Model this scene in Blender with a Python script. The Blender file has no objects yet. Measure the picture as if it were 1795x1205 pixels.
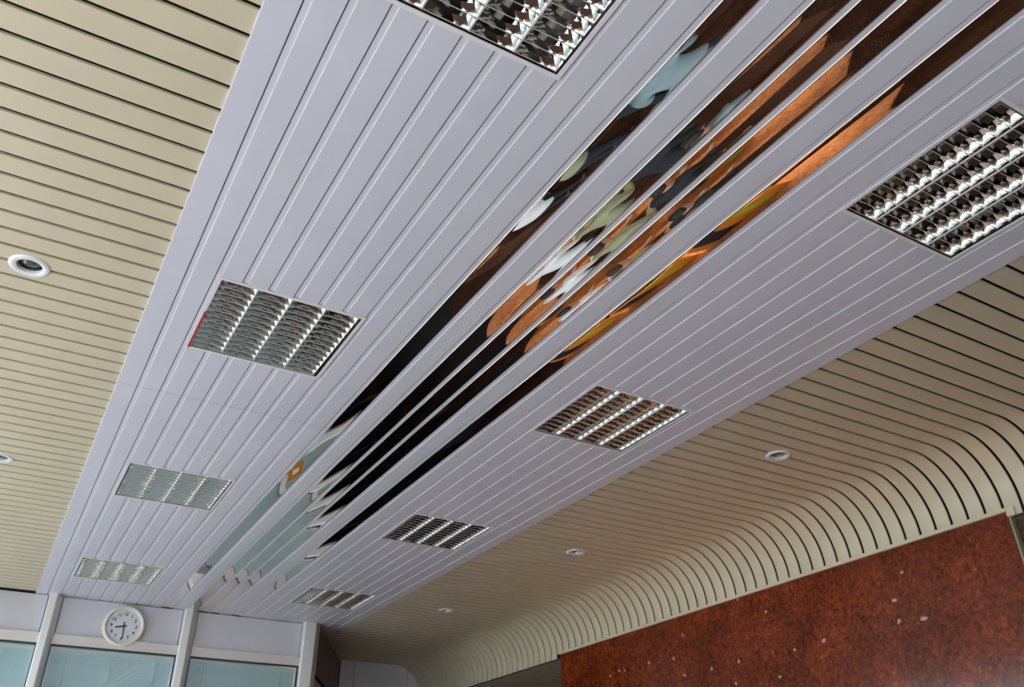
import bpy, bmesh, math, random
from mathutils import Vector, Matrix
random.seed(4)
S = bpy.context.scene
C = S.collection
CAMZ = 1.55                      # eye height above the floor
H = CAMZ + 1.9263                # underside of the white ceiling panels
# ---------------------------------------------------------------- camera
RM = [[0.86366135, -0.50402039, -0.00724784],
      [0.2534535, 0.44664284, -0.85806264],
      [0.43571826, 0.73923855, 0.51349389]]
cam = bpy.data.cameras.new('camera')
cam.sensor_width = 36.0
cam.sensor_fit = 'HORIZONTAL'
cam.lens = 1484.2 / 1795 * 36
cam.clip_start = 0.02
camo = bpy.data.objects.new('camera', cam)
C.objects.link(camo)
m = Matrix(((RM[0][0], -RM[1][0], -RM[2][0], 0), (RM[0][1], -RM[1][1], -RM[2][1], 0),
            (RM[0][2], -RM[1][2], -RM[2][2], 0), (0, 0, 0, 1)))
camo.matrix_world = Matrix.Translation((0, 0, CAMZ)) @ m
S.camera = camo
# ---------------------------------------------------------------- daylight and exposure
w = bpy.data.worlds.new('daylight')
S.world = w
w.use_nodes = True
bg = w.node_tree.nodes['Background']
bg.inputs[0].default_value = (0.84, 0.915, 1.0, 1)
bg.inputs[1].default_value = 5.3
sun = bpy.data.lights.new('sun', 'SUN')
sun.energy = 7.5
sun.color = (1.0, 0.96, 0.90)
sun.angle = 0.01
suno = bpy.data.objects.new('sun', sun)
C.objects.link(suno)
suno.rotation_euler = Vector((0.52, -0.06, -0.86)).to_track_quat('-Z', 'Y').to_euler()
S.view_settings.view_transform = 'Standard'
S.view_settings.look = 'None'
S.view_settings.gamma = 1
S.view_settings.exposure = 0.55
S.view_settings.use_curve_mapping = False

# ---------------------------------------------------------------- materials
def mat(name, col, rough=0.5, metal=0.0, spec=0.5, **kw):
    m = bpy.data.materials.new(name)
    m.use_nodes = True
    b = m.node_tree.nodes['Principled BSDF']
    b.inputs['Base Color'].default_value = (*col, 1)
    b.inputs['Roughness'].default_value = rough
    b.inputs['Metallic'].default_value = metal
    b.inputs['Specular IOR Level'].default_value = spec
    for k, v in kw.items():
        b.inputs[k.replace('_', ' ')].default_value = v
    return m

def N(m, t, **kw):
    n = m.node_tree.nodes.new(t)
    for k, v in kw.items():
        if k.startswith('i_'):
            n.inputs[k[2:].replace('_', ' ')].default_value = v
        else:
            setattr(n, k, v)
    return n

def LK(m, a, b):
    m.node_tree.links.new(a, b)

def ramp(m, pts, interp='LINEAR'):
    r = N(m, 'ShaderNodeValToRGB')
    r.color_ramp.interpolation = interp
    e = r.color_ramp.elements
    e[0].position, e[0].color = pts[0][0], (*pts[0][1], 1)
    e[1].position, e[1].color = pts[1][0], (*pts[1][1], 1)
    for p, c in pts[2:]:
        x = e.new(p)
        x.color = (*c, 1)
    return r

def noisy(m, c1, c2, scale, amount_bump=0.0, detail=6, stretch=None):
    b = m.node_tree.nodes['Principled BSDF']
    tc = N(m, 'ShaderNodeTexCoord')
    n = N(m, 'ShaderNodeTexNoise', i_Scale=scale, i_Detail=detail)
    src = tc.outputs['Object']
    if stretch:
        mp = N(m, 'ShaderNodeMapping')
        mp.inputs['Scale'].default_value = stretch
        LK(m, src, mp.inputs[0])
        src = mp.outputs[0]
    LK(m, src, n.inputs['Vector'])
    r = ramp(m, [(0.3, c1), (0.7, c2)])
    LK(m, n.outputs['Fac'], r.inputs[0])
    LK(m, r.outputs[0], b.inputs['Base Color'])
    if amount_bump:
        bp = N(m, 'ShaderNodeBump', i_Strength=amount_bump, i_Distance=0.002)
        LK(m, n.outputs['Fac'], bp.inputs['Height'])
        LK(m, bp.outputs[0], b.inputs['Normal'])
    return m

M = {}
M['white'] = noisy(mat('white_enamel', (0.6, 0.6, 0.64), 0.42), (0.63, 0.64, 0.735), (0.67, 0.68, 0.775), 3.0)
M['filler'] = mat('white_filler', (0.68, 0.69, 0.79), 0.45)
M['cream'] = noisy(mat('cream_enamel', (0.6, 0.55, 0.42), 0.38), (0.605, 0.535, 0.39), (0.635, 0.565, 0.415), 2.0)
M['dark'] = mat('dark_void', (0.015, 0.014, 0.013), 0.9)
M['slotgrey'] = mat('slot_grey', (0.06, 0.063, 0.05), 0.8)
M['slotdark'] = mat('slot_dark', (0.022, 0.022, 0.022), 0.8)
M['frame'] = noisy(mat('aluminium_white', (0.62, 0.62, 0.64), 0.35), (0.70, 0.70, 0.71), (0.76, 0.76, 0.76), 2.0)
M['rail'] = noisy(mat('rail_beige', (0.6, 0.56, 0.53), 0.4), (0.68, 0.63, 0.61), (0.72, 0.67, 0.65), 2.0)
M['span'] = noisy(mat('spandrel', (0.5, 0.5, 0.55), 0.45), (0.64, 0.63, 0.69), (0.68, 0.67, 0.73), 1.5)
M['gasket'] = mat('gasket', (0.03, 0.025, 0.05), 0.6)
M['blind'] = noisy(mat('blind_slats', (0.4, 0.55, 0.58), 0.5), (0.70, 0.77, 0.79), (0.74, 0.81, 0.83), 1.2)
M['cord'] = mat('cord', (0.9, 0.95, 0.9), 0.6)
M['mirror'] = mat('mirror_panel', (0.86, 0.83, 0.78), 0.015, 1.0)
M['louver'] = mat('specular_louver', (0.84, 0.87, 0.86), 0.07, 1.0)
lb = M['louver'].node_tree.nodes['Principled BSDF']
ln_ = N(M['louver'], 'ShaderNodeTexNoise', i_Scale=70, i_Detail=2)
ltc = N(M['louver'], 'ShaderNodeTexCoord')
LK(M['louver'], ltc.outputs['Object'], ln_.inputs['Vector'])
lbp = N(M['louver'], 'ShaderNodeBump', i_Strength=0.16, i_Distance=0.004)
LK(M['louver'], ln_.outputs['Fac'], lbp.inputs['Height'])
LK(M['louver'], lbp.outputs[0], lb.inputs['Normal'])
M['blade'] = mat('louver_edge', (0.62, 0.57, 0.55), 0.35)
M['tube'] = mat('tube_glass', (0.75, 0.82, 0.76), 0.25)
M['steel'] = mat('steel', (0.5, 0.5, 0.5), 0.3, 1.0)
M['chrome'] = mat('lamp_reflector', (0.30, 0.31, 0.30), 0.22, 1.0)
M['lens'] = mat('lamp_lens', (0.08, 0.10, 0.09), 0.1, 0.0)
M['plastic'] = mat('white_plastic', (0.78, 0.78, 0.82), 0.3)
M['clockcase'] = mat('clock_case', (0.80, 0.80, 0.68), 0.3)
M['dial'] = mat('clock_dial', (0.74, 0.75, 0.78), 0.5)
M['ink'] = mat('black_ink', (0.012, 0.012, 0.025), 0.5)
M['tick'] = mat('tick_ink', (0.22, 0.22, 0.38), 0.5)
M['red'] = mat('red_strip', (0.45, 0.02, 0.02), 0.5)
M['brownwall'] = noisy(mat('brown_panel', (0.2, 0.14, 0.1), 0.5), (0.15, 0.12, 0.10), (0.19, 0.15, 0.12), 2.0)
M['paint'] = noisy(mat('wall_paint', (0.55, 0.52, 0.45), 0.6), (0.50, 0.48, 0.42), (0.55, 0.52, 0.46), 2.0)
M['lightblock'] = noisy(mat('light_block', (0.2, 0.2, 0.19), 0.9), (0.17, 0.17, 0.165), (0.22, 0.215, 0.20), 1.0)
M['asphalt'] = noisy(mat('asphalt', (0.06, 0.06, 0.06), 0.9), (0.16, 0.16, 0.16), (0.20, 0.20, 0.19), 3.0)
M['shadepane'] = mat('shade_pane', (0.012, 0.016, 0.016), 0.04, 0.0, 0.4)  # opaque near-black; the unlit interior behind the pane put into the colour
M['edge'] = mat('slab_edge', (0.30, 0.32, 0.20), 0.4)

def glass(name, tint, alpha):
    m = bpy.data.materials.new(name)
    m.use_nodes = True
    nt = m.node_tree
    nt.nodes.clear()
    out = N(m, 'ShaderNodeOutputMaterial')
    tr = N(m, 'ShaderNodeBsdfTransparent')
    tr.inputs[0].default_value = (*tint, 1)
    gl = N(m, 'ShaderNodeBsdfGlossy')
    gl.inputs['Roughness'].default_value = 0.02
    fr = N(m, 'ShaderNodeFresnel')
    fr.inputs[0].default_value = 1.52
    mx = N(m, 'ShaderNodeMixShader')
    mt = N(m, 'ShaderNodeMath', operation='MULTIPLY_ADD')
    mt.inputs[1].default_value = alpha
    mt.inputs[2].default_value = 0.02
    LK(m, fr.outputs[0], mt.inputs[0])
    ge_ = N(m, 'ShaderNodeNewGeometry')
    iv = N(m, 'ShaderNodeMath', operation='SUBTRACT')
    iv.inputs[0].default_value = 1.0
    LK(m, ge_.outputs['Backfacing'], iv.inputs[1])
    mm = N(m, 'ShaderNodeMath', operation='MULTIPLY', use_clamp=True)
    LK(m, mt.outputs[0], mm.inputs[0])
    LK(m, iv.outputs[0], mm.inputs[1])
    LK(m, mm.outputs[0], mx.inputs[0])
    LK(m, tr.outputs[0], mx.inputs[1])
    LK(m, gl.outputs[0], mx.inputs[2])
    LK(m, mx.outputs[0], out.inputs[0])
    return m
M['glass'] = glass('tinted_glass', (0.82, 0.88, 0.895), 1.3)
M['clear'] = glass('clear_glass', (0.95, 0.98, 0.98), 1.0)

def granite(name, base, dark, light, rough, scale=1.0, joints=None, spots=True):
    m = mat(name, base, rough, 0, 0.32)
    b = m.node_tree.nodes['Principled BSDF']
    tc = N(m, 'ShaderNodeTexCoord')
    v = N(m, 'ShaderNodeTexVoronoi', i_Scale=38 * scale)
    LK(m, tc.outputs['Object'], v.inputs['Vector'])
    n1 = N(m, 'ShaderNodeTexNoise', i_Scale=22 * scale, i_Detail=8, i_Roughness=0.65)
    LK(m, tc.outputs['Object'], n1.inputs['Vector'])
    n2 = N(m, 'ShaderNodeTexNoise', i_Scale=2.2 * scale, i_Detail=4)
    LK(m, tc.outputs['Object'], n2.inputs['Vector'])
    r1 = ramp(m, [(0.30, dark), (0.62, base), (0.74, light)])
    LK(m, n1.outputs['Fac'], r1.inputs[0])
    # each voronoi cell a slightly different chip
    hs = N(m, 'ShaderNodeSeparateColor')
    LK(m, v.outputs['Color'], hs.inputs[0])
    r2 = ramp(m, [(0.0, (0.55, 0.5, 0.5)), (0.5, (1, 1, 1)), (0.97, (1.35, 1.25, 1.1))])
    LK(m, hs.outputs[0], r2.inputs[0])
    mx = N(m, 'ShaderNodeMix', data_type='RGBA', blend_type='MULTIPLY')
    mx.inputs['Factor'].default_value = 0.75
    LK(m, r1.outputs[0], mx.inputs['A'])
    LK(m, r2.outputs[0], mx.inputs['B'])
    r3 = ramp(m, [(0.35, (0.72, 0.68, 0.68)), (0.65, (1.15, 1.1, 1.05))])
    LK(m, n2.outputs['Fac'], r3.inputs[0])
    mx2 = N(m, 'ShaderNodeMix', data_type='RGBA', blend_type='MULTIPLY')
    mx2.inputs['Factor'].default_value = 1.0
    LK(m, mx.outputs['Result'], mx2.inputs['A'])
    LK(m, r3.outputs[0], mx2.inputs['B'])
    col = mx2.outputs['Result']
    if spots:
        sp = N(m, 'ShaderNodeSeparateXYZ')
        LK(m, tc.outputs['Object'], sp.inputs[0])
        mp = N(m, 'ShaderNodeCombineXYZ')
        LK(m, sp.outputs['Y'], mp.inputs['X'])
        LK(m, sp.outputs['Z'], mp.inputs['Y'])
        nd = N(m, 'ShaderNodeTexNoise', i_Scale=30, i_Detail=2)
        LK(m, mp.outputs[0], nd.inputs['Vector'])
        va = N(m, 'ShaderNodeVectorMath', operation='MULTIPLY_ADD')
        va.inputs[1].default_value = (0.035, 0.035, 0.035)
        LK(m, nd.outputs['Color'], va.inputs[0])
        LK(m, mp.outputs[0], va.inputs[2])
        v2 = N(m, 'ShaderNodeTexVoronoi', voronoi_dimensions='2D', i_Scale=7.0, i_Randomness=1.0)
        LK(m, va.outputs[0], v2.inputs['Vector'])
        r4 = ramp(m, [(0.0, (1, 1, 1)), (0.075, (1, 1, 1)), (0.095, (0, 0, 0))])
        LK(m, v2.outputs['Distance'], r4.inputs[0])
        s2 = N(m, 'ShaderNodeSeparateColor')
        LK(m, v2.outputs['Color'], s2.inputs[0])
        r5 = ramp(m, [(0.84, (0, 0, 0)), (0.85, (1, 1, 1))])
        LK(m, s2.outputs[1], r5.inputs[0])
        ml = N(m, 'ShaderNodeMath', operation='MULTIPLY')
        LK(m, r4.outputs[0], ml.inputs[0])
        LK(m, r5.outputs[0], ml.inputs[1])
        mx3 = N(m, 'ShaderNodeMix', data_type='RGBA')
        LK(m, ml.outputs[0], mx3.inputs['Factor'])
        LK(m, col, mx3.inputs['A'])
        mx3.inputs['B'].default_value = (0.42, 0.30, 0.24, 1)
        col = mx3.outputs['Result']
    if joints:
        br = N(m, 'ShaderNodeTexBrick', offset=0.0)
        br.inputs['Scale'].default_value = 1
        br.inputs['Mortar Size'].default_value = 0.0025 if not spots else 0.0014
        br.inputs['Brick Width'].default_value = joints[0]
        br.inputs['Row Height'].default_value = joints[1]
        mp = N(m, 'ShaderNodeMapping')
        mp.inputs['Location'].default_value = joints[2]
        if spots:
            sy = N(m, 'ShaderNodeSeparateXYZ')
            cy = N(m, 'ShaderNodeCombineXYZ')
            LK(m, tc.outputs['Object'], sy.inputs[0])
            LK(m, sy.outputs['Y'], cy.inputs['X'])
            LK(m, sy.outputs['Z'], cy.inputs['Y'])
            LK(m, cy.outputs[0], mp.inputs[0])
        else:
            LK(m, tc.outputs['Object'], mp.inputs[0])
        LK(m, mp.outputs[0], br.inputs['Vector'])
        mj = N(m, 'ShaderNodeMix', data_type='RGBA')
        LK(m, br.outputs['Fac'], mj.inputs['Factor'])
        LK(m, col, mj.inputs['A'])
        mj.inputs['B'].default_value = (*joints[3], 1)
        col = mj.outputs['Result']
    LK(m, col, b.inputs['Base Color'])
    return m
M['granite'] = granite('red_granite', (0.225, 0.042, 0.012), (0.065, 0.012, 0.006), (0.33, 0.12, 0.038), 0.16, 1.5,
                       (2.4, 0.9, (-0.33, -1.75, 0), (0.07, 0.016, 0.008)))
M['orange'] = granite('orange_granite', (0.70, 0.30, 0.13), (0.62, 0.25, 0.10), (0.78, 0.36, 0.17), 1.0, spots=False)
M['floor'] = granite('floor_granite', (0.12, 0.055, 0.035), (0.06, 0.028, 0.02), (0.22, 0.12, 0.07), 0.16, 1.0,
                     (0.6, 0.6, (0, 0, 0), (0.03, 0.02, 0.015)), spots=False)
M['yellow'] = mat('yellow_band', (0.42, 0.36, 0.03), 0.4)
M['orangeplastic'] = mat('orange_board', (0.55, 0.19, 0.015), 0.35)
M['pavement'] = noisy(mat('pavement', (0.55, 0.55, 0.54), 0.9), (0.52, 0.52, 0.52), (0.60, 0.60, 0.59), 1.5)

# ---------------------------------------------------------------- mesh helpers
class MB:
    def __init__(s):
        s.v, s.f, s.mi = [], [], []
    def add(s, vs, fs, mi=0):
        o = len(s.v)
        s.v += [tuple(x) for x in vs]
        s.f += [tuple(i + o for i in f) for f in fs]
        s.mi += [mi] * len(fs)
        return s
    def box(s, x0, x1, y0, y1, z0, z1, mi=0):
        vs = [(x, y, z) for x in (x0, x1) for y in (y0, y1) for z in (z0, z1)]
        fs = [(0, 1, 3, 2), (4, 6, 7, 5), (0, 4, 5, 1), (2, 3, 7, 6), (0, 2, 6, 4), (1, 5, 7, 3)]
        return s.add(vs, fs, mi)
    def sweep(s, prof, path_pts, mi=0, closed=False, caps=False):
        """prof: function(i) or list of rings; path_pts: list of rings of 3D points"""
        rings = path_pts
        n = len(rings[0])
        o = len(s.v)
        for r in rings:
            s.v += [tuple(p) for p in r]
        last = n if closed else n - 1
        for i in range(len(rings) - 1):
            for j in range(last):
                k = (j + 1) % n
                s.f.append((o + i * n + j, o + i * n + k, o + (i + 1) * n + k, o + (i + 1) * n + j))
                s.mi.append(mi)
        if caps:
            s.f.append(tuple(o + j for j in range(n)))
            s.mi.append(mi)
            s.f.append(tuple(o + (len(rings) - 1) * n + j for j in reversed(range(n))))
            s.mi.append(mi)
        return s
    def exY(s, prof, y0, y1, mi=0, closed=False, caps=False):
        return s.sweep(None, [[(x, y0, z) for x, z in prof], [(x, y1, z) for x, z in prof]], mi, closed, caps)
    def exZ(s, prof, z0, z1, mi=0, caps=True):
        return s.sweep(None, [[(x, y, z0) for x, y in prof], [(x, y, z1) for x, y in prof]], mi, True, caps)
    def lathe(s, prof, seg=32, mi=0, c=(0, 0, 0), axis='Z'):
        rings = []
        for i in range(seg + 1):
            a = 2 * math.pi * i / seg
            if axis == 'Z':
                rings.append([(c[0] + r * math.cos(a), c[1] + r * math.sin(a), c[2] + z) for r, z in prof])
            else:  # axis Y
                rings.append([(c[0] + r * math.cos(a), c[1] + z, c[2] + r * math.sin(a)) for r, z in prof])
        return s.sweep(None, rings, mi)
    def tube(s, a, b, r, seg=12, mi=0):
        a, b = Vector(a), Vector(b)
        d = (b - a).normalized()
        u = d.orthogonal().normalized()
        w_ = d.cross(u)
        rings = [[tuple(p + r * (u * math.cos(t) + w_ * math.sin(t))) for t in
                  [2 * math.pi * i / seg for i in range(seg)]] for p in (a, b)]
        return s.sweep(None, rings, mi, True, True)
    def build(s, name, mats, parent=None, smooth=False, kind=None, label=None, cat=None, group=None, loc=None):
        me = bpy.data.meshes.new(name)
        me.from_pydata(s.v, [], s.f)
        if not isinstance(mats, (list, tuple)):
            mats = [mats]
        for x in mats:
            me.materials.append(x)
        me.polygons.foreach_set('material_index', s.mi)
        bm = bmesh.new()
        bm.from_mesh(me)
        bmesh.ops.remove_doubles(bm, verts=bm.verts, dist=1e-5)
        bmesh.ops.recalc_face_normals(bm, faces=bm.faces)
        bm.to_mesh(me)
        bm.free()
        if smooth:
            me.polygons.foreach_set('use_smooth', [True] * len(me.polygons))
            me.set_sharp_from_angle(angle=math.radians(smooth if smooth is not True else 40))
        me.update()
        o = bpy.data.objects.new(name, me)
        C.objects.link(o)
        if parent:
            o.parent = parent
        if loc:
            o.location = loc
        tag(o, label, cat, group, kind)
        return o

def tag(o, label=None, cat=None, group=None, kind=None):
    if label: o['label'] = label
    if cat: o['category'] = cat
    if group: o['group'] = group
    if kind: o['kind'] = kind
    return o

def empty(name, loc, label=None, cat=None, group=None, kind=None, rz=0):
    o = bpy.data.objects.new(name, None)
    C.objects.link(o)
    o.location = loc
    o.rotation_euler = (0, 0, rz)
    o.empty_display_size = 0.1
    return tag(o, label, cat, group, kind)

def copy_tree(o, parent=None):
    c = o.copy()
    C.objects.link(c)
    c.parent = parent
    for ch in o.children:
        copy_tree(ch, c)
    return c

# ---------------------------------------------------------------- ceiling grid
P = 0.1049                       # module of the linear panels
X0, PW = 0.1856, 0.0835          # first panel, panel width
XL = -1.9                        # window wall on the left
YN, YF = -2.6, 10.15             # ceiling runs from behind the camera to the back wall
JOINT = 4.01
FW = 0.603
FX = (0.390, 2.180)
FY = [0.806 + 2.0935 * i for i in range(4)]
# centres of the recessed joints between panels
GC = [0.2785 + 0.1036 * k for k in range(8)] + [1.108, 1.2165, 1.3235, 1.428, 1.534, 1.640, 1.745, 1.853, 1.958]
GC += [2.063 + 0.1047 * k for k in range(9)]
EDGE = [0.178 - 0.0107] + GC + [2.998 + 0.0107]
def panel(k):
    return EDGE[k] + 0.0107, EDGE[k + 1] - EDGE[k] - 0.0214
MIRROR = (10, 12, 13, 14, 16)

def yspans(xa, xb):
    cuts = []
    for fx in FX:
        if xb > fx + 0.006 and xa < fx + FW - 0.006:
            cuts = [(y, y + FW) for y in FY]
    out, y = [], YN
    for a, b in cuts:
        out.append((y, a))
        y = b
    out.append((y, YF))
    res = []
    for a, b in out:
        if a < JOINT < b:
            res += [(a, JOINT - 0.0008), (JOINT + 0.0008, b)]
        else:
            res.append((a, b))
    return res

def prof(x, wdt, z, d=0.016, r=0.0018):
    return [(x, z + d), (x, z + r), (x + 0.3 * r, z + 0.3 * r), (x + r, z), (x + wdt - r, z),
            (x + wdt - 0.3 * r, z + 0.3 * r), (x + wdt, z + r), (x + wdt, z + d)]

FD = 0.0032                      # the joints are this shallow
cw = MB()
for k in range(27):
    if k in MIRROR:
        continue
    x, wdt = panel(k)
    for a, b in yspans(x, x + wdt):
        cw.exY(prof(x, wdt, H), a, b)
# filler strips between the panels; dark strip beside each stands for edge shade
for k in range(26):
    x = GC[k] - 0.0107
    xe = GC[k] + 0.0107
    for a, b in yspans(x, xe):
        cw.add([(x - 0.002, a, H + 0.012), (x + 0.004, a, H + 0.012), (x + 0.004, b, H + 0.012), (x - 0.002, b, H + 0.012)], [(0, 1, 2, 3)], 2)
        cw.add([(x + 0.0028, a, H + FD), (xe + 0.002, a, H + FD), (xe + 0.002, b, H + FD), (x + 0.0028, b, H + FD)], [(0, 1, 2, 3)], 1)
ceil = cw.build('ceiling', [M['white'], M['filler'], M['slotdark']], kind='structure')

# mirror-finish panels: slightly dished polished metal, with rolled edges
MLAB = {10: 'polished mirror strip set apart in the white ceiling, nearest the clock side',
        12: 'polished mirror strip, left of the three mirror strips that run close together',
        13: 'polished mirror strip, middle one of the three running close together',
        14: 'polished mirror strip, right of the three mirror strips that run close together',
        16: 'polished mirror strip set apart, nearest the red granite wall side'}
for k in MIRROR:
    x, PW = panel(k)
    mb = MB()
    rings = []
    sag = 0.0011
    ny = 500
    rnd = random.Random(k)
    ph = [rnd.uniform(0, 6.28) for _ in range(6)]
    nx = 12
    for j in range(ny + 1):
        y = YN + (YF - YN) * j / ny
        wv = 0.00022 * math.sin(y * 5.1 + ph[0]) + 0.00010 * math.sin(y * 11.3 + ph[1])
        tilt = 0.006 * math.sin(y * 2.3 + ph[2]) + 0.004 * math.sin(y * 6.7 + ph[3])
        ring = [(x, y, H + 0.016), (x, y, H + 0.003), (x + 0.0008, y, H + 0.001), (x + 0.0025, y, H)]
        for i in range(nx + 1):
            t = i / nx
            xx = x + 0.0035 + (PW - 0.007) * t
            u = 2 * t - 1
            ring.append((xx, y, H + sag * (1 - u * u) + (wv + tilt * u * 0.02) * (1 - u * u)))
        ring += [(x + PW - 0.0025, y, H), (x + PW - 0.0008, y, H + 0.001), (x + PW, y, H + 0.003), (x + PW, y, H + 0.016)]
        rings.append(ring)
    mb.sweep(None, rings)
    mb.build('mirror_strip', M['mirror'], smooth=50, label=MLAB[k], cat='ceiling panel', group='mirror strips in the white ceiling')

# cream linear panels
CZ = H + 0.010
CR = 0.34
CXB = 4.245
def slat_prof_y(y0, wdt, d=0.010, r=0.002):
    return [(y0, d), (y0, r), (y0 + 0.3 * r, 0.3 * r), (y0 + r, 0), (y0 + wdt - r, 0), (y0 + wdt - 0.3 * r, 0.3 * r), (y0 + wdt, r), (y0 + wdt, d)]
GAP = 0.0165
DLP = [(-0.258, 3.200), (-0.255, 5.316), (3.607, 3.114), (3.621, 5.212), (3.571, 7.310)]
def notch_rings(pr, ymid, z0, x0, x1):
    """straight slat from x0 to x1 with half-round cut-outs where downlights sit"""
    xs_ = [x0]
    for (dx, dy) in DLP:
        if x0 < dx < x1 and abs(dy - ymid) < 0.13:
            xs_ += [dx + 0.0601 * math.sin(math.pi / 2 * q / 8) for q in range(-8, 9)]
            cen = (dx, dy)
    xs_.append(x1)
    rings = []
    for xx in xs_:
        ring = []
        for (yy, d) in pr:
            if len(xs_) > 2 and abs(xx - cen[0]) < 0.06:
                hh = math.sqrt(0.06 ** 2 - (xx - cen[0]) ** 2)
                if ymid > cen[1]:
                    yy = max(yy, cen[1] + hh)
                else:
                    yy = min(yy, cen[1] - hh)
            ring.append((xx, yy, z0 + d))
        rings.append(ring)
    return rings
cl = MB()
pl = 0.1058
y = 2.988 - 54 * pl
while y < 8.37:
    pr = slat_prof_y(y + GAP / 2, pl - GAP)
    cl.sweep(None, notch_rings(pr, y + pl / 2, CZ, XL, 0.186), 0)
    cl.sweep(None, notch_rings([(y, 0.024), (y + pl, 0.024)], y + pl / 2, CZ, XL, 0.186), 1)
    y += pl
cl.build('ceiling_left', [M['cream'], M['slotgrey']], kind='structure')

GY0, GY1 = 2.47, 6.94            # extent of the granite slab along the right wall
ZTRIM = CAMZ + 1.580
ZLOW = CAMZ + 1.538
cr = MB()
y = 3.114 - 54 * P
def cove_path(zend):
    pts = [(CXB - 0.05, CZ, 0.0)]
    n = 26
    for i in range(n + 1):
        a = math.pi / 2 * i / n
        pts.append((CXB + CR * math.sin(a), CZ - CR * (1 - math.cos(a)), a))
    if pts[-1][1] > zend:
        pts.append((CXB + CR, zend, math.pi / 2))
    return pts
while y < 10.15:
    inside = (y > GY0 - 0.03 and y < GY1 - 0.04)
    pr = slat_prof_y(y + GAP / 2, P - GAP)
    rings = []
    for (xx, zz, a) in cove_path(ZTRIM if inside else ZLOW):
        rings.append([(xx + d * math.sin(a), yy, zz + d * math.cos(a)) for yy, d in pr])
    cr.sweep(None, notch_rings(pr, y + P / 2, CZ, 2.99, CXB - 0.05), 0)
    cr.sweep(None, notch_rings([(y, 0.035), (y + P, 0.035)], y + P / 2, CZ, 2.99, CXB - 0.05), 1)
    cr.sweep(None, rings, 0)
    y += P
rings = []
for (xx, zz, a) in cove_path(ZLOW):
    rings.append([(xx + 0.035 * math.sin(a), yy, zz + 0.035 * math.cos(a)) for yy in (YN, 10.15)])
cr.sweep(None, rings, 1)
cr.build('ceiling_right', [M['cream'], M['slotdark']], kind='structure', smooth=30)

# lower slatted soffit beyond the cove
lo = MB()
y = 3.114 - 54 * P
while y < 10.1:
    pr = slat_prof_y(y + GAP / 2, P - GAP)
    lo.sweep(None, [[(xx, yy, ZLOW + 0.006 + z) for yy, z in pr] for xx in (4.585 + 0.03, 7.4)], 0)
    y += P
lo.add([(4.62, YN, ZLOW + 0.025), (7.4, YN, ZLOW + 0.025), (7.4, 10.15, ZLOW + 0.025), (4.62, 10.15, ZLOW + 0.025)], [(0, 1, 2, 3)], 1)
lo.build('ceiling_recess', [M['cream'], M['slotdark']], kind='structure')
# hidden side above the ceiling: plenum top keeps daylight out
pk = MB()
pk.box(XL - 0.1, 7.5, YN - 0.1, 10.3, H + 0.20, H + 0.26)
pk.build('ceiling_slab', M['dark'], kind='structure')

# ---------------------------------------------------------------- recessed louver lights
COLS, ROWS = 4, 12
def make_light():
    t = empty('louver_light', (0, 0, H), 'x', 'ceiling light')
    # frame: thin folded rim
    f = MB()
    o, i_ = 0.004, 0.010
    W = FW
    for (a, b, c_, d) in ((-o, W + o, -o, i_), (-o, W + o, W - i_, W + o), (-o, i_, i_, W - i_), (W - i_, W + o, i_, W - i_)):
        f.box(a, b, c_, d, -0.0035, 0.0)
    f.build('frame', M['plastic'], t)
    h = MB()
    a, b = 0.009, W - 0.009
    D = 0.095
    vs = [(a, a, 0), (b, a, 0), (b, b, 0), (a, b, 0), (a, a, D), (b, a, D), (b, b, D), (a, b, D)]
    h.add(vs, [(0, 1, 5, 4), (1, 2, 6, 5), (2, 3, 7, 6), (3, 0, 4, 7), (4, 5, 6, 7)])
    h.build('housing', M['steel'], t)
    # louver: parabolic side reflectors in four columns, V-shaped cross blades
    g0, g1 = 0.017, W - 0.017
    cwid = (g1 - g0) / COLS
    lv = MB()
    LH = 0.046
    zb = 0.002
    def half(x, s):  # parabola opening: wall leans inward going up
        pts = []
        for q in range(7):
            u = q / 6
            pts.append((x + s * (0.0008 + 0.030 * u ** 1.7), zb + LH * u))
        return pts
    for c_ in range(COLS):
        xa = g0 + c_ * cwid
        xb = xa + cwid
        lv.exY(half(xa, 1), g0, g1)
        lv.exY(half(xb, -1), g0, g1)
        rs = (g1 - g0) / ROWS
        for r in range(ROWS + 1):
            yy = g0 + r * rs
            for s in (1, -1):
                rings = []
                for q in range(5):
                    u = q / 4
                    z = zb + 0.002 + 0.030 * u
                    uu = (z - zb) / LH
                    ins = 0.0008 + 0.030 * uu ** 1.7
                    n = 8
                    row = []
                    for j in range(n + 1):
                        v = j / n
                        xx = xa + ins + (cwid - 2 * ins) * v
                        dip = 0.004 * (4 * v * (1 - v)) * u   # wavy upper edge
                        row.append((xx, yy + s * (0.0005 + 0.0125 * u ** 1.7 * (0.45 + 0.8 * (2 * v - 1) ** 2)), z - dip))
                    rings.append(row)
                lv.sweep(None, rings)
    L = lv.build('louver', M['louver'], t, smooth=60)
    for c_ in range(1, COLS):
        xx = g0 + c_ * cwid
        MB().box(xx - 0.0021, xx + 0.0021, g0, g1, -0.0004, zb + 0.003).build('divider', M['blade'], L)
    e = MB()
    rs = (g1 - g0) / ROWS
    for r in range(ROWS + 1):
        yy = g0 + r * rs
        e.box(g0, g1, yy - 0.0008, yy + 0.0008, 0.0015, 0.0045)
    e.build('cross_rib', M['blade'], L)
    for c_ in range(COLS):
        xx = g0 + (c_ + 0.5) * cwid
        tb = MB()
        tb.tube((xx, g0 + 0.004, 0.067), (xx, g1 - 0.004, 0.067), 0.013, 16)
        tb.build('lamp_tube', M['tube'], t, smooth=40)
    return t
proto = make_light()
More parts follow.
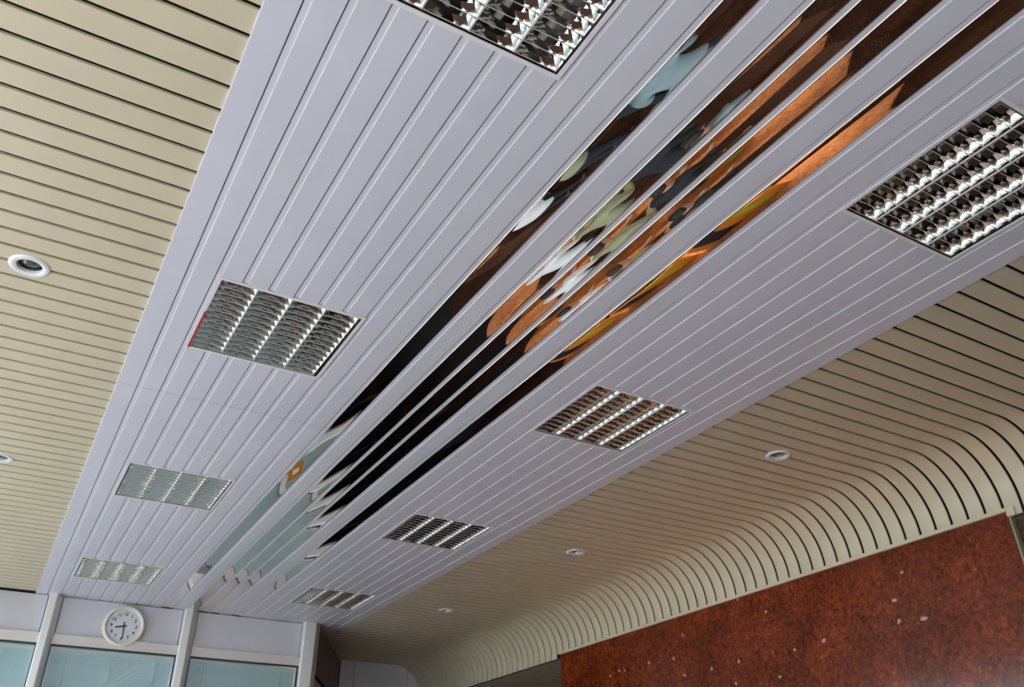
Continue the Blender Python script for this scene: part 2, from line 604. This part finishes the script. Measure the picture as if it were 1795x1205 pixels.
LL = {(0, 0): 'louvered ceiling light cut by the top edge, left of the mirror strips',
      (0, 1): 'square louvered ceiling light with a red strip along its left edge',
      (0, 2): 'bluish louvered ceiling light, second from the clock wall on its side',
      (0, 3): 'small louvered ceiling light right above the wall clock',
      (1, 0): 'square louvered ceiling light cut by the right edge, with bright white glints',
      (1, 1): 'louvered ceiling light with pinkish reflections, between mirror strips and cream cove ceiling',
      (1, 2): 'dark louvered ceiling light with one bright glint, third from the right edge',
      (1, 3): 'small dark louvered ceiling light nearest the far corner post'}
first = True
LIGHTS = {}
for s in (0, 1):
    for i in range(4):
        o = proto if first else copy_tree(proto)
        first = False
        o.location = (FX[s], FY[i], H)
        o['label'] = LL[(s, i)]
        o['group'] = 'square louvered lights in two rows'
        LIGHTS[(s, i)] = o
# the red strip of the light nearest the middle of the left row
MB().box(0.0040, 0.0125, 0.27, 0.60, -0.0052, -0.0036).build('red_strip', M['red'], LIGHTS[(0, 1)])
for ch in LIGHTS[(0, 1)].children:
    if ch.name.startswith('louver'):
        ch.location = (-0.0045, 0, 0)
        ch.rotation_euler = (0, 0, 0.006)

# ---------------------------------------------------------------- round downlights
def make_down():
    t = empty('round_downlight', (0, 0, 0), 'x', 'ceiling light')
    MB().lathe([(0.044, 0.010), (0.046, -0.003), (0.055, -0.007), (0.066, -0.007), (0.073, -0.003), (0.075, 0.0), (0.075, 0.004)], 40).build('trim_ring', M['plastic'], t, smooth=50)
    MB().lathe([(0.046, 0.0), (0.043, 0.015), (0.036, 0.032), (0.026, 0.045), (0.0, 0.048)], 32).build('reflector', M['chrome'], t, smooth=50)
    MB().lathe([(0.033, 0.020), (0.031, 0.013), (0.020, 0.008), (0.0, 0.006)], 32).build('lamp', M['lens'], t, smooth=50)
    return t
dproto = make_down()
DL = [(-0.258, 3.200, 'white round downlight in the left cream ceiling, wholly in view'),
      (-0.255, 5.316, 'white round downlight at the left edge, half cut off'),
      (3.607, 3.114, 'white round downlight nearest the granite wall top, largest of the right-hand row'),
      (3.621, 5.212, 'white round downlight in the middle of the right-hand row of three'),
      (3.571, 7.310, 'smallest white round downlight, nearest the far dark corner')]
for n, (x, y, lab) in enumerate(DL):
    o = dproto if n == 0 else copy_tree(dproto)
    o.location = (x, y, CZ)
    o['label'] = lab
    o['group'] = 'round downlights in the cream ceilings'

# ---------------------------------------------------------------- far glazed wall
YW = 8.38
ZR1, ZR0 = CAMZ + 1.603, CAMZ + 1.522     # rail top and bottom
ZT = H + 0.001
MU = [(-0.81, -0.70), (0.288, 0.398), (1.418, 1.540), (2.545, 2.690)]
LOWZ1, LOWZ0 = CAMZ + 0.62, CAMZ + 0.54
backing = MB()
backing.box(XL, 2.60, YW + 0.075, YW + 0.10, CAMZ + 1.56, H + 0.02)
backing.box(XL, 2.60, YW + 0.075, YW + 0.10, 0.0, 0.10)
backing.build('wall_back', M['gasket'], kind='structure')
posts = MU
def mullion(x0, x1, corner=False):
    wd = x1 - x0
    yb = YW + 0.07
    if corner:
        pr = [(x0, yb), (x0, YW - 0.045), (x0 + 0.008, YW - 0.055), (x1 - 0.035, YW - 0.055), (x1 - 0.012, YW - 0.03), (x1, YW + 0.01), (x1, yb)]
    else:
        pr = [(x0, yb), (x0, YW - 0.03), (x0 + 0.010, YW - 0.052), (x0 + wd * 0.52, YW - 0.058), (x0 + wd * 0.62, YW - 0.050),
              (x1 - 0.012, YW - 0.004), (x1, YW + 0.01), (x1, yb)]
    return MB().exZ(pr, 0.0, ZT, 0)
for n, (a, b) in enumerate(posts):
    mullion(a, b, n == len(posts) - 1).build('trim_%d' % (n + 1), M['frame'], kind='structure')
bays = []
allp = [(XL, XL + 0.1)] + posts
for n in range(len(allp) - 1):
    bays.append((allp[n][1], allp[n + 1][0]))
for n, (a, b) in enumerate(bays):
    g = 0.006
    wnd = empty('window_%d' % (n + 1), ((a + b) / 2, YW, 0), kind='structure')
    c0 = -(a + b) / 2
    A, B = a + c0, b + c0
    MB().box(A + g, B - g, 0.030, 0.05, ZR1 + g * 0.7, ZT - 0.006).build('spandrel_panel', M['span'], wnd)
    r = MB()
    r.box(A, B, -0.012, 0.06, ZR0, ZR1)
    r.box(A, B, -0.012, 0.06, LOWZ0, LOWZ1)
    r.box(A, B, -0.012, 0.06, 0.0, 0.12)
    r.build('rail', M['rail'], wnd)
    gk = MB()
    gk.box(A, B, 0.0, 0.055, ZR0 - 0.008, ZR0)
    gk.box(A, A + 0.006, 0.0, 0.055, LOWZ1, ZR0)
    gk.box(B - 0.006, B, 0.0, 0.055, LOWZ1, ZR0)
    gk.build('gasket', M['gasket'], wnd)
    MB().box(A, B, 0.020, 0.028, 0.12, LOWZ0).build('lower_pane', M['glass'], wnd)
    MB().box(A, B, 0.020, 0.028, LOWZ1, ZR0).build('pane', M['glass'], wnd)
BLAB = {1: 'pale venetian blind behind the glass at the left edge', 2: 'pale venetian blind behind the glass under the wall clock',
        3: 'pale venetian blind behind the glass beside the corner post'}
for n, (a, b) in enumerate(bays):
    if n < 1 or n > 3:
        continue
    lab = BLAB[n]
    t = empty('venetian_blind', ((a + b) / 2, YW + 0.12, 0), lab, 'blind', 'venetian blinds behind the glazed wall')
    hw = (b - a) / 2 - 0.004
    zt = ZR0 - 0.020
    hr = MB()
    hr.box(-hw, hw, -0.014, 0.014, zt - 0.02, zt + 0.012)
    hr.build('head_rail', M['cord'], t)
    sl = MB()
    z = zt - 0.022
    while z > 0.16:
        # each slat nearly closed, slightly arched
        sl.sweep(None, [[(xx, -0.006, z), (xx, -0.001, z - 0.0085), (xx, 0.006, z - 0.0165)] for xx in (-hw, hw)])
        z -= 0.0145
    sl.build('slats', M['blind'], t)
    for q in (-0.72, 0.0, 0.72) if n != 1 else (-0.5, 0.52):
        MB().tube((hw * q, -0.011, zt), (hw * q, -0.011, 0.16), 0.0036 if q else 0.0015, 6).build('ladder_cord', M['cord'], t)
ps = empty('poster', (2.31, YW + 0.012, CAMZ + 0.41), 'small orange poster stuck inside the far glass, mirrored in the left strip', 'poster')
MB().box(-0.13, 0.13, 0.0, 0.002, -0.11, 0.11).build('sheet', M['orangeplastic'], ps)
MB().box(-0.05, 0.04, -0.001, 0.0, -0.05, 0.05).build('printed_patch', M['plastic'], ps)
# office walls closed off from daylight; unseen lamp added to brighten the blinds
of = bpy.data.lights.new('office_fill', 'AREA')
of.shape = 'RECTANGLE'
of.size, of.size_y = 3.6, 0.6
of.energy = 38
of.color = (0.95, 0.98, 1.0)
ofo = bpy.data.objects.new('office_fill', of)
C.objects.link(ofo)
ofo.location = (0.4, YW + 0.95, H - 0.12)
MB().box(XL, 3.46, YW + 1.6, YW + 1.7, 0, H + 0.2).box(XL - 0.1, XL, YW + 0.1, YW + 1.6, 0, H + 0.2).box(2.66, 2.74, YW + 0.08, YW + 1.6, 0, H).build('wall_office', M['paint'], kind='structure')

# slanting side wall past the corner post, and back wall of the dark corner
sx0, sy0, sx1, sy1 = 2.70, YW + 0.045, 3.545, 10.06
sl_len = math.hypot(sx1 - sx0, sy1 - sy0)
sw = empty('wall_side', (sx0, sy0, 0), kind='structure', rz=math.atan2(sy1 - sy0, sx1 - sx0))
s_ = MB()
s_.box(0, sl_len, 0.0, 0.05, ZR0 - 0.02, ZT - 0.012)
s_.box(0, sl_len, 0.0, 0.05, 0, 0.15)
s_.build('wall_panel', M['brownwall'], sw)
s_ = MB()
s_.box(0, sl_len, 0.01, 0.06, ZT - 0.014, ZT + 0.02)
s_.box(0, sl_len, 0.004, 0.03, ZR0 - 0.030, ZR0 - 0.02)
s_.box(sl_len - 0.015, sl_len, -0.01, 0.0, 0, ZT)
s_.build('joint', M['gasket'], sw)
MB().box(0, sl_len, 0.02, 0.026, 0.15, ZR0 - 0.03).build('pane', M['shadepane'], sw)
YB = 10.06
wb = MB()
for a, b in ((3.555, 3.725), (3.732, 4.405), (4.412, 4.9)):
    wb.box(a, b, YB, YB + 0.03, CAMZ + 1.15, H + 0.02)
    wb.box(a, b, YB + 0.01, YB + 0.03, 0, CAMZ + 1.13, 2)  # black lower panels added to keep the mirrored corner dark
wb.box(3.5, 7.4, YB + 0.031, YB + 0.05, 0, H + 0.05, 1)
wb.build('wall_corner', [M['span'], M['gasket'], M['shadepane']], kind='structure')

# ---------------------------------------------------------------- right wall: granite fascia with counter below
XG = 4.588
ZG = CAMZ + 1.565
gr = MB()
gr.box(XG, XG + 0.03, GY0, GY1, 1.95, ZG)
gr.build('wall_right', M['granite'], kind='structure')
ge = MB()
ge.box(XG - 0.001, XG + 0.032, GY0 - 0.010, GY0 - 0.001, 1.95, ZG)
ge.build('trim_granite_edge', M['edge'], kind='structure')
tr = MB()
tr.box(XG - 0.020, XG + 0.004, GY0 - 0.004, GY1, ZG, ZTRIM + 0.006)
tr.box(XG - 0.020, XG - 0.004, GY0 - 0.050, GY0 - 0.006, ZLOW - 0.004, ZTRIM + 0.006)
tr.build('trim_slat_end', M['cream'], kind='structure')
# recess behind: dark shop interior
rc = MB()
rc.box(7.4, 7.5, YN, 10.15, 0, H + 0.1)
rc.build('wall_recess', M['brownwall'], kind='structure')
# soffit beam: dark header seen under the recess ceiling
# counter
ct = empty('service_counter', (4.1, 4.1, 0), 'orange granite service counter under the red granite wall', 'counter')
MB().box(-0.48, 0.48, -1.95, 1.95, 1.06, 1.10).build('counter_top', M['orange'], ct)
MB().box(-0.30, 0.44, -1.85, 1.85, 0.0, 1.06).build('counter_front', M['floor'], ct)
lamp = MB()
lamp.box(-0.02, 0.02, -1.75, 1.75, 0.0, 0.03)
lt = empty('counter_fill_case', (4.54, 4.1, 1.975), 'slim casing of an added fill light under the red granite fascia above the counter', 'lamp')
lamp.build('casing', M['frame'], lt)
al = bpy.data.lights.new('counter_fill', 'AREA')  # fill light added to brighten the counter top
al.shape = 'RECTANGLE'
al.size, al.size_y = 0.03, 3.4
al.energy = 23
al.color = (1.0, 0.88, 0.70)
alo = bpy.data.objects.new('counter_fill', al)
C.objects.link(alo)
alo.location = (4.54, 4.1, 1.970)
alo.rotation_euler = (0, 0.45, 0)
MB().box(-1.00, -0.481, 1.05, 1.95, 1.06, 1.10).build('return_top', M['orange'], ct)
MB().box(-0.92, -0.301, 1.12, 1.85, 0.0, 1.058).build('return_front', M['floor'], ct)
BD = ['nearest the camera end of the counter', 'in the middle of the counter', 'at the far end of the counter']
for n in range(3):
    y0 = 3.05 + n * 1.02
    t = empty('display_board', (4.14, y0, 1.10), 'orange board with a yellow band standing ' + BD[n], 'board', 'orange boards on the counter')
    q = MB()
    q.box(-0.012, 0.012, 0, 0.94, 0.0, 0.42)
    q.build('panel', M['orangeplastic'], t)
    q = MB()
    q.add([(-0.0128, 0.10, 0), (-0.0128, 0.26, 0), (-0.0128, 0.44, 0.42), (-0.0128, 0.28, 0.42),
           (-0.0150, 0.10, 0), (-0.0150, 0.26, 0), (-0.0150, 0.44, 0.42), (-0.0150, 0.28, 0.42)],
          [(0, 1, 2, 3), (7, 6, 5, 4), (0, 4, 5, 1), (1, 5, 6, 2), (2, 6, 7, 3), (3, 7, 4, 0)])
    q.build('yellow_band', M['yellow'], t)
    q = MB()
    q.add([(-0.0128, 0.50, 0), (-0.0128, 0.78, 0), (-0.0128, 0.90, 0.42), (-0.0128, 0.66, 0.42),
           (-0.0150, 0.50, 0), (-0.0150, 0.78, 0), (-0.0150, 0.90, 0.42), (-0.0150, 0.66, 0.42)],
          [(0, 1, 2, 3), (7, 6, 5, 4), (0, 4, 5, 1), (1, 5, 6, 2), (2, 6, 7, 3), (3, 7, 4, 0)])
    q.build('black_patch', M['ink'], t)
MB().box(2.3, 4.5, 7.35, 9.6, 0.0, 0.012).build('dark_sheet', M['dark'], label='black sheet laid to darken the floor in front of the dark corner past the post', cat='mat')  # black sheet added so the floor mirrors dark here

# ---------------------------------------------------------------- floor, window wall on the left, outdoors
MB().box(XL, 7.5, YN - 0.1, 10.3, -0.05, 0.0).build('floor', M['floor'], kind='structure')
wl = MB()
yy = YN
for n in range(9):
    wl.box(XL - 0.02, XL + 0.10, yy - 0.05, yy + 0.05, 0, H + 0.2)
    yy += 1.375
wl.box(XL - 0.02, XL + 0.10, YN, 8.5, 0, 0.25)
wl.box(XL - 0.02, XL + 0.10, YN, 8.5, H - 0.15, H + 0.2)
wl.box(XL, XL + 0.08, YN, 8.5, 2.2, 2.28)
wl.build('wall_left', M['frame'], kind='structure')
MB().box(XL + 0.035, XL + 0.041, YN, 8.5, 0.25, H - 0.15).build('window_left', M['clear'], kind='structure')
wf = MB()  # unseen wall; its openings are shaped to feed glints to the louvers
wf.box(-0.9, 0.0, YN - 0.12, YN, 0, H + 0.2)
wf.box(2.8, 7.5, YN - 0.12, YN, 0, H + 0.2)
wf.box(0.0, 2.8, YN - 0.12, YN, 0, 1.1)
wf.box(0.0, 2.8, YN - 0.12, YN, 2.9, H + 0.2)
wf.box(1.37, 1.43, YN - 0.12, YN, 1.1, 2.9)
wf.box(XL, 2.6, YN - 0.12, YN, 0, 0.2)
wf.box(XL, 2.6, YN - 0.12, YN, H - 0.15, H + 0.2)
for a, b in ((XL, XL + 0.1),):
    wf.box(a, b, YN - 0.12, YN, 0.2, H)
wf.build('wall_front', M['paint'], kind='structure')
MB().box(-60, XL - 0.1, YN - 0.15, 50, -0.12, -0.06).build('ground', M['pavement'], kind='structure')
MB().box(-60, 60, -50, YN - 0.15, -0.12, -0.06).build('ground_front', M['asphalt'], kind='structure')

MB().box(-8.3, -8.0, -12, 30, -0.1, 2.4).build('wall_light_block', M['lightblock'], kind='structure')  # unseen wall added to block low-angle daylight from the right-hand ceiling
MB().box(-8.0, 14, -9.3, -9.0, -0.1, 2.6).build('wall_light_block_front', M['lightblock'], kind='structure')  # unseen wall added to dim what the far louvers reflect
# ---------------------------------------------------------------- wall clock
ck = empty('wall_clock', (0.930, YW + 0.03, CAMZ + 1.722), 'round white wall clock hanging on the far glazed wall', 'clock')
R = 0.176
MB().lathe([(0.0, 0.0), (R - 0.016, 0.0), (R - 0.004, -0.012), (R, -0.030), (R - 0.004, -0.052), (R - 0.012, -0.060), (R - 0.022, -0.060), (R - 0.030, -0.050), (R - 0.034, -0.036), (0.0, -0.036)], 64, axis='Y').build('case', M['clockcase'], ck, smooth=50)
MB().lathe([(R - 0.035, -0.0375), (0.0, -0.0375)], 64, axis='Y').build('dial', M['dial'], ck)
tk = MB()
for i in range(60):
    a = 2 * math.pi * i / 60
    ln = 0.006
    r1, r0 = 0.128, 0.128 - ln
    u = Vector((math.sin(a), 0, math.cos(a)))
    v = Vector((math.cos(a), 0, -math.sin(a))) * (0.0009)
    o = Vector((0, -0.0385, 0))
    tk.add([u * r0 - v + o, u * r1 - v + o, u * r1 + v + o, u * r0 + v + o], [(0, 1, 2, 3)])
tk.build('minute_marks', M['tick'], ck)
for i in range(1, 13):
    cu = bpy.data.curves.new('numeral', 'FONT')
    cu.body = str(i)
    cu.size = 0.038
    cu.align_x = 'CENTER'
    cu.align_y = 'CENTER'
    cu.extrude = 0.0004
    cu.offset = 0.0006
    tmp = bpy.data.objects.new('numeral', cu)
    C.objects.link(tmp)
    bpy.context.view_layer.update()
    me = bpy.data.meshes.new_from_object(tmp.evaluated_get(bpy.context.evaluated_depsgraph_get()))
    bpy.data.objects.remove(tmp)
    me.materials.clear()
    me.materials.append(M['ink'])
    o = bpy.data.objects.new('numeral', me)
    C.objects.link(o)
    o.parent = ck
    a = 2 * math.pi * i / 12
    o.location = (0.103 * math.sin(a), -0.0386, 0.103 * math.cos(a) - 0.001)
    o.rotation_euler = (math.pi / 2, 0, 0)
def hand(name, ang, ln, back, wd, y):
    u = Vector((math.sin(ang), 0, math.cos(ang)))
    v = Vector((math.cos(ang), 0, -math.sin(ang))) * wd
    q = MB()
    a, b = -u * back, u * ln
    pts = [a - v, b - v * 0.85, b + v * 0.85, a + v]
    q.add([p + Vector((0, y, 0)) for p in pts] + [p + Vector((0, y - 0.0015, 0)) for p in pts],
          [(0, 1, 2, 3), (7, 6, 5, 4), (0, 4, 5, 1), (1, 5, 6, 2), (2, 6, 7, 3), (3, 7, 4, 0)])
    q.lathe([(0.0, -0.003), (0.007, -0.003), (0.008, 0.0)], 16, c=(0, y, 0), axis='Y')
    q.build(name, M['ink'], ck)
hand('hour_hand', math.radians(257), 0.070, 0.022, 0.0062, -0.0405)
hand('minute_hand', math.radians(176), 0.105, 0.035, 0.0044, -0.043)

# ---------------------------------------------------------------- people at the counter (seen in the mirror strips)
def skin_obj(name, chains, m, parent, sub=2):
    me = bpy.data.meshes.new(name)
    bm = bmesh.new()
    lay = bm.verts.layers.skin.verify()
    vs = {}
    rootset = False
    for ch in chains:
        prev = None
        for key, p, r in ch:
            if key in vs:
                v = vs[key]
            else:
                v = bm.verts.new(p)
                rr = r if isinstance(r, tuple) else (r, r)
                v[lay].radius = rr
                v[lay].use_root = not rootset
                rootset = True
                vs[key] = v
            if prev is not None and prev != v and not bm.edges.get((prev, v)):
                bm.edges.new((prev, v))
            prev = v
    bm.to_mesh(me)
    bm.free()
    me.materials.append(m)
    o = bpy.data.objects.new(name, me)
    C.objects.link(o)
    o.parent = parent
    sk = o.modifiers.new('skin', 'SKIN')
    sk.use_smooth_shade = True
    su = o.modifiers.new('sub', 'SUBSURF')
    su.levels = sub
    su.render_levels = sub
    return o

SK = mat('skin', (0.48, 0.25, 0.17), 0.5)
def person(x, y, rz, shirt, trousers, hair, label, long_coat=False, reach=0.34, lean=0.08):
    t = empty('person', (x, y, 0), label, 'person', 'people standing at the counter', rz=rz)
    # local +Y is where the person faces
    hipz, shz = 0.94, 1.42
    ch = []
    pel = ('pel', (0, 0, hipz), (0.12, 0.085))
    ch.append([pel, ('sp1', (0, lean * 0.3, 1.10), (0.105, 0.075)), ('sp2', (0, lean * 0.7, 1.28), (0.115, 0.08)),
               ('chest', (0, lean, 1.38), (0.085, 0.06)), ('neck', (0, lean + 0.01, 1.47), 0.052), ('head0', (0, lean + 0.03, 1.53), (0.07, 0.08)),
               ('head1', (0, lean + 0.025, 1.61), (0.078, 0.094)), ('head2', (0, lean + 0.015, 1.685), (0.055, 0.07))])
    for sgn in (-1, 1):
        ch.append([pel, ('hip%d' % sgn, (0.09 * sgn, 0, 0.84), 0.075), ('kn%d' % sgn, (0.11 * sgn, 0.02, 0.48), 0.055),
                   ('cf%d' % sgn, (0.115 * sgn, -0.01, 0.32), 0.055), ('an%d' % sgn, (0.12 * sgn, -0.02, 0.09), 0.038),
                   ('ft%d' % sgn, (0.13 * sgn, 0.11, 0.04), 0.036), ('to%d' % sgn, (0.135 * sgn, 0.19, 0.032), 0.026)])
        hx = 0.16 * sgn
        hand_p = Vector((hx, lean + reach, 1.145))
        ch.append([('chest', (0, lean, 1.40), 0.1), ('sh%d' % sgn, (0.17 * sgn, lean, 1.39), 0.045), ('el%d' % sgn, (0.25 * sgn, lean + 0.08, 1.14), 0.038),
                   ('wr%d' % sgn, tuple(hand_p), 0.027), ('pm%d' % sgn, tuple(hand_p + Vector((-0.01 * sgn, 0.06, 0))), (0.036, 0.016))])
        for q in range(4):
            off = (q - 1.5) * 0.019
            ln = (0.060, 0.074, 0.068, 0.052)[q]
            base = hand_p + Vector((-0.01 * sgn + off, 0.085, 0.0))
            ch.append([('pm%d' % sgn, (0, 0, 0), 0), ('f%d%da' % (sgn, q), tuple(base + Vector((0, 0.012, 0.002))), 0.0088),
                       ('f%d%db' % (sgn, q), tuple(base + Vector((0, 0.012 + ln * 0.55, 0.0))), 0.0080),
                       ('f%d%dc' % (sgn, q), tuple(base + Vector((0, 0.012 + ln, -0.012))), 0.0070)])
        ch.append([('wr%d' % sgn, (0, 0, 0), 0), ('t%da' % sgn, tuple(hand_p + Vector((-0.042 * sgn, 0.045, 0))), 0.0105),
                   ('t%db' % sgn, tuple(hand_p + Vector((-0.058 * sgn, 0.085, -0.006))), 0.0085)])
    skin_obj('body', ch, SK, t, 1)
    # face: nose, ears and eyes as small forms on the head
    f = MB()
    hy = lean + 0.115
    f.add([(-0.012, hy, 1.595), (0.012, hy, 1.595), (0.0, hy + 0.026, 1.590), (0.0, hy - 0.004, 1.635)], [(0, 1, 2), (0, 2, 3), (2, 1, 3), (0, 3, 1)])
    f.build('nose', SK, t)
    for sgn in (-1, 1):
        f = MB()
        f.lathe([(0.0, -0.006), (0.016, -0.004), (0.018, 0.004), (0.0, 0.008)], 10, c=(0.080 * sgn, lean + 0.01, 1.605), axis='Y')
        f.build('ear', SK, t, smooth=50)
    for sgn in (-1, 1):
        e = MB()
        e.lathe([(0.0, 0.006), (0.009, 0.003), (0.010, 0.0)], 10, c=(0.03 * sgn, hy - 0.012, 1.628), axis='Y')
        e.build('eye', M['ink'], t)
    # clothing
    sc = [[('pel', (0, 0, hipz - (0.36 if long_coat else 0.14)), (0.215, 0.165)), ('s0', (0, 0.01, 0.98), (0.185, 0.140)), ('s1', (0, lean * 0.4, 1.14), (0.16, 0.122)),
           ('s2', (0, lean * 0.75, 1.30), (0.176, 0.128)), ('s3', (0, lean, 1.40), (0.17, 0.125)), ('s4', (0, lean + 0.005, 1.475), (0.10, 0.09))]]
    for sgn in (-1, 1):
        sc.append([('s3', (0, 0, 0), 0), ('b%d' % sgn, (0.19 * sgn, lean, 1.412), 0.076), ('c%d' % sgn, (0.255 * sgn, lean + 0.08, 1.135), 0.060),
                   ('d%d' % sgn, (0.17 * sgn, lean + reach * 0.88, 1.150), 0.042)])
    skin_obj('shirt', sc, shirt, t, 2)
    tc = [[('w', (0, 0.01, 1.10), (0.14, 0.105)), ('p', (0, 0, hipz), (0.155, 0.12))]]
    for sgn in (-1, 1):
        tc.append([('p', (0, 0, hipz), 0.14), ('a%d' % sgn, (0.095 * sgn, 0, 0.84), 0.108), ('b%d' % sgn, (0.112 * sgn, 0.02, 0.48), 0.08), ('c%d' % sgn, (0.12 * sgn, -0.01, 0.10), 0.066)])
    skin_obj('trousers', tc, trousers, t, 2)
    for sgn in (-1, 1):
        sh = skin_obj('shoe', [[('a', (0.12 * sgn, -0.05, 0.042), 0.044), ('b', (0.13 * sgn, 0.10, 0.040), 0.043), ('c', (0.135 * sgn, 0.21, 0.034), 0.034)]], M['ink'], t, 2)
    skin_obj('hair', [[('a', (0, lean - 0.045, 1.55), (0.06, 0.04)), ('b', (0, lean - 0.035, 1.63), (0.082, 0.070)), ('c', (0, lean + 0.005, 1.695), (0.078, 0.082)), ('d', (0, lean + 0.065, 1.698), (0.055, 0.036))]], hair, t, 2)
    return t
HD = mat('hair_dark', (0.02, 0.014, 0.01), 0.6)
HB = mat('hair_brown', (0.06, 0.03, 0.015), 0.6)
cloth = lambda n, c: noisy(mat(n, c, 0.8), tuple(v * 0.85 for v in c), tuple(min(1, v * 1.1) for v in c), 9)
KH, WH, BK, BU = cloth('khaki_cloth', (0.36, 0.36, 0.22)), cloth('white_cloth', (0.80, 0.80, 0.84)), cloth('black_cloth', (0.016, 0.020, 0.028)), cloth('blue_cloth', (0.22, 0.30, 0.34))
E_ = -math.pi / 2
person(3.22, 4.76, E_ + 0.1, WH, BK, HD, 'person in a white coat at the far end of the counter, mirrored overhead', True)
person(3.18, 4.06, E_ - 0.15, KH, BK, HB, 'person in a khaki shirt leaning on the counter, mirrored overhead')
person(3.22, 3.33, E_, BK, BK, HD, 'person in black clothes leaning on the counter, mirrored overhead')
person(2.75, 2.66, E_ + 0.5, BU, BK, HD, 'person in a blue-grey shirt standing behind the others, mirrored overhead', False, 0.22)
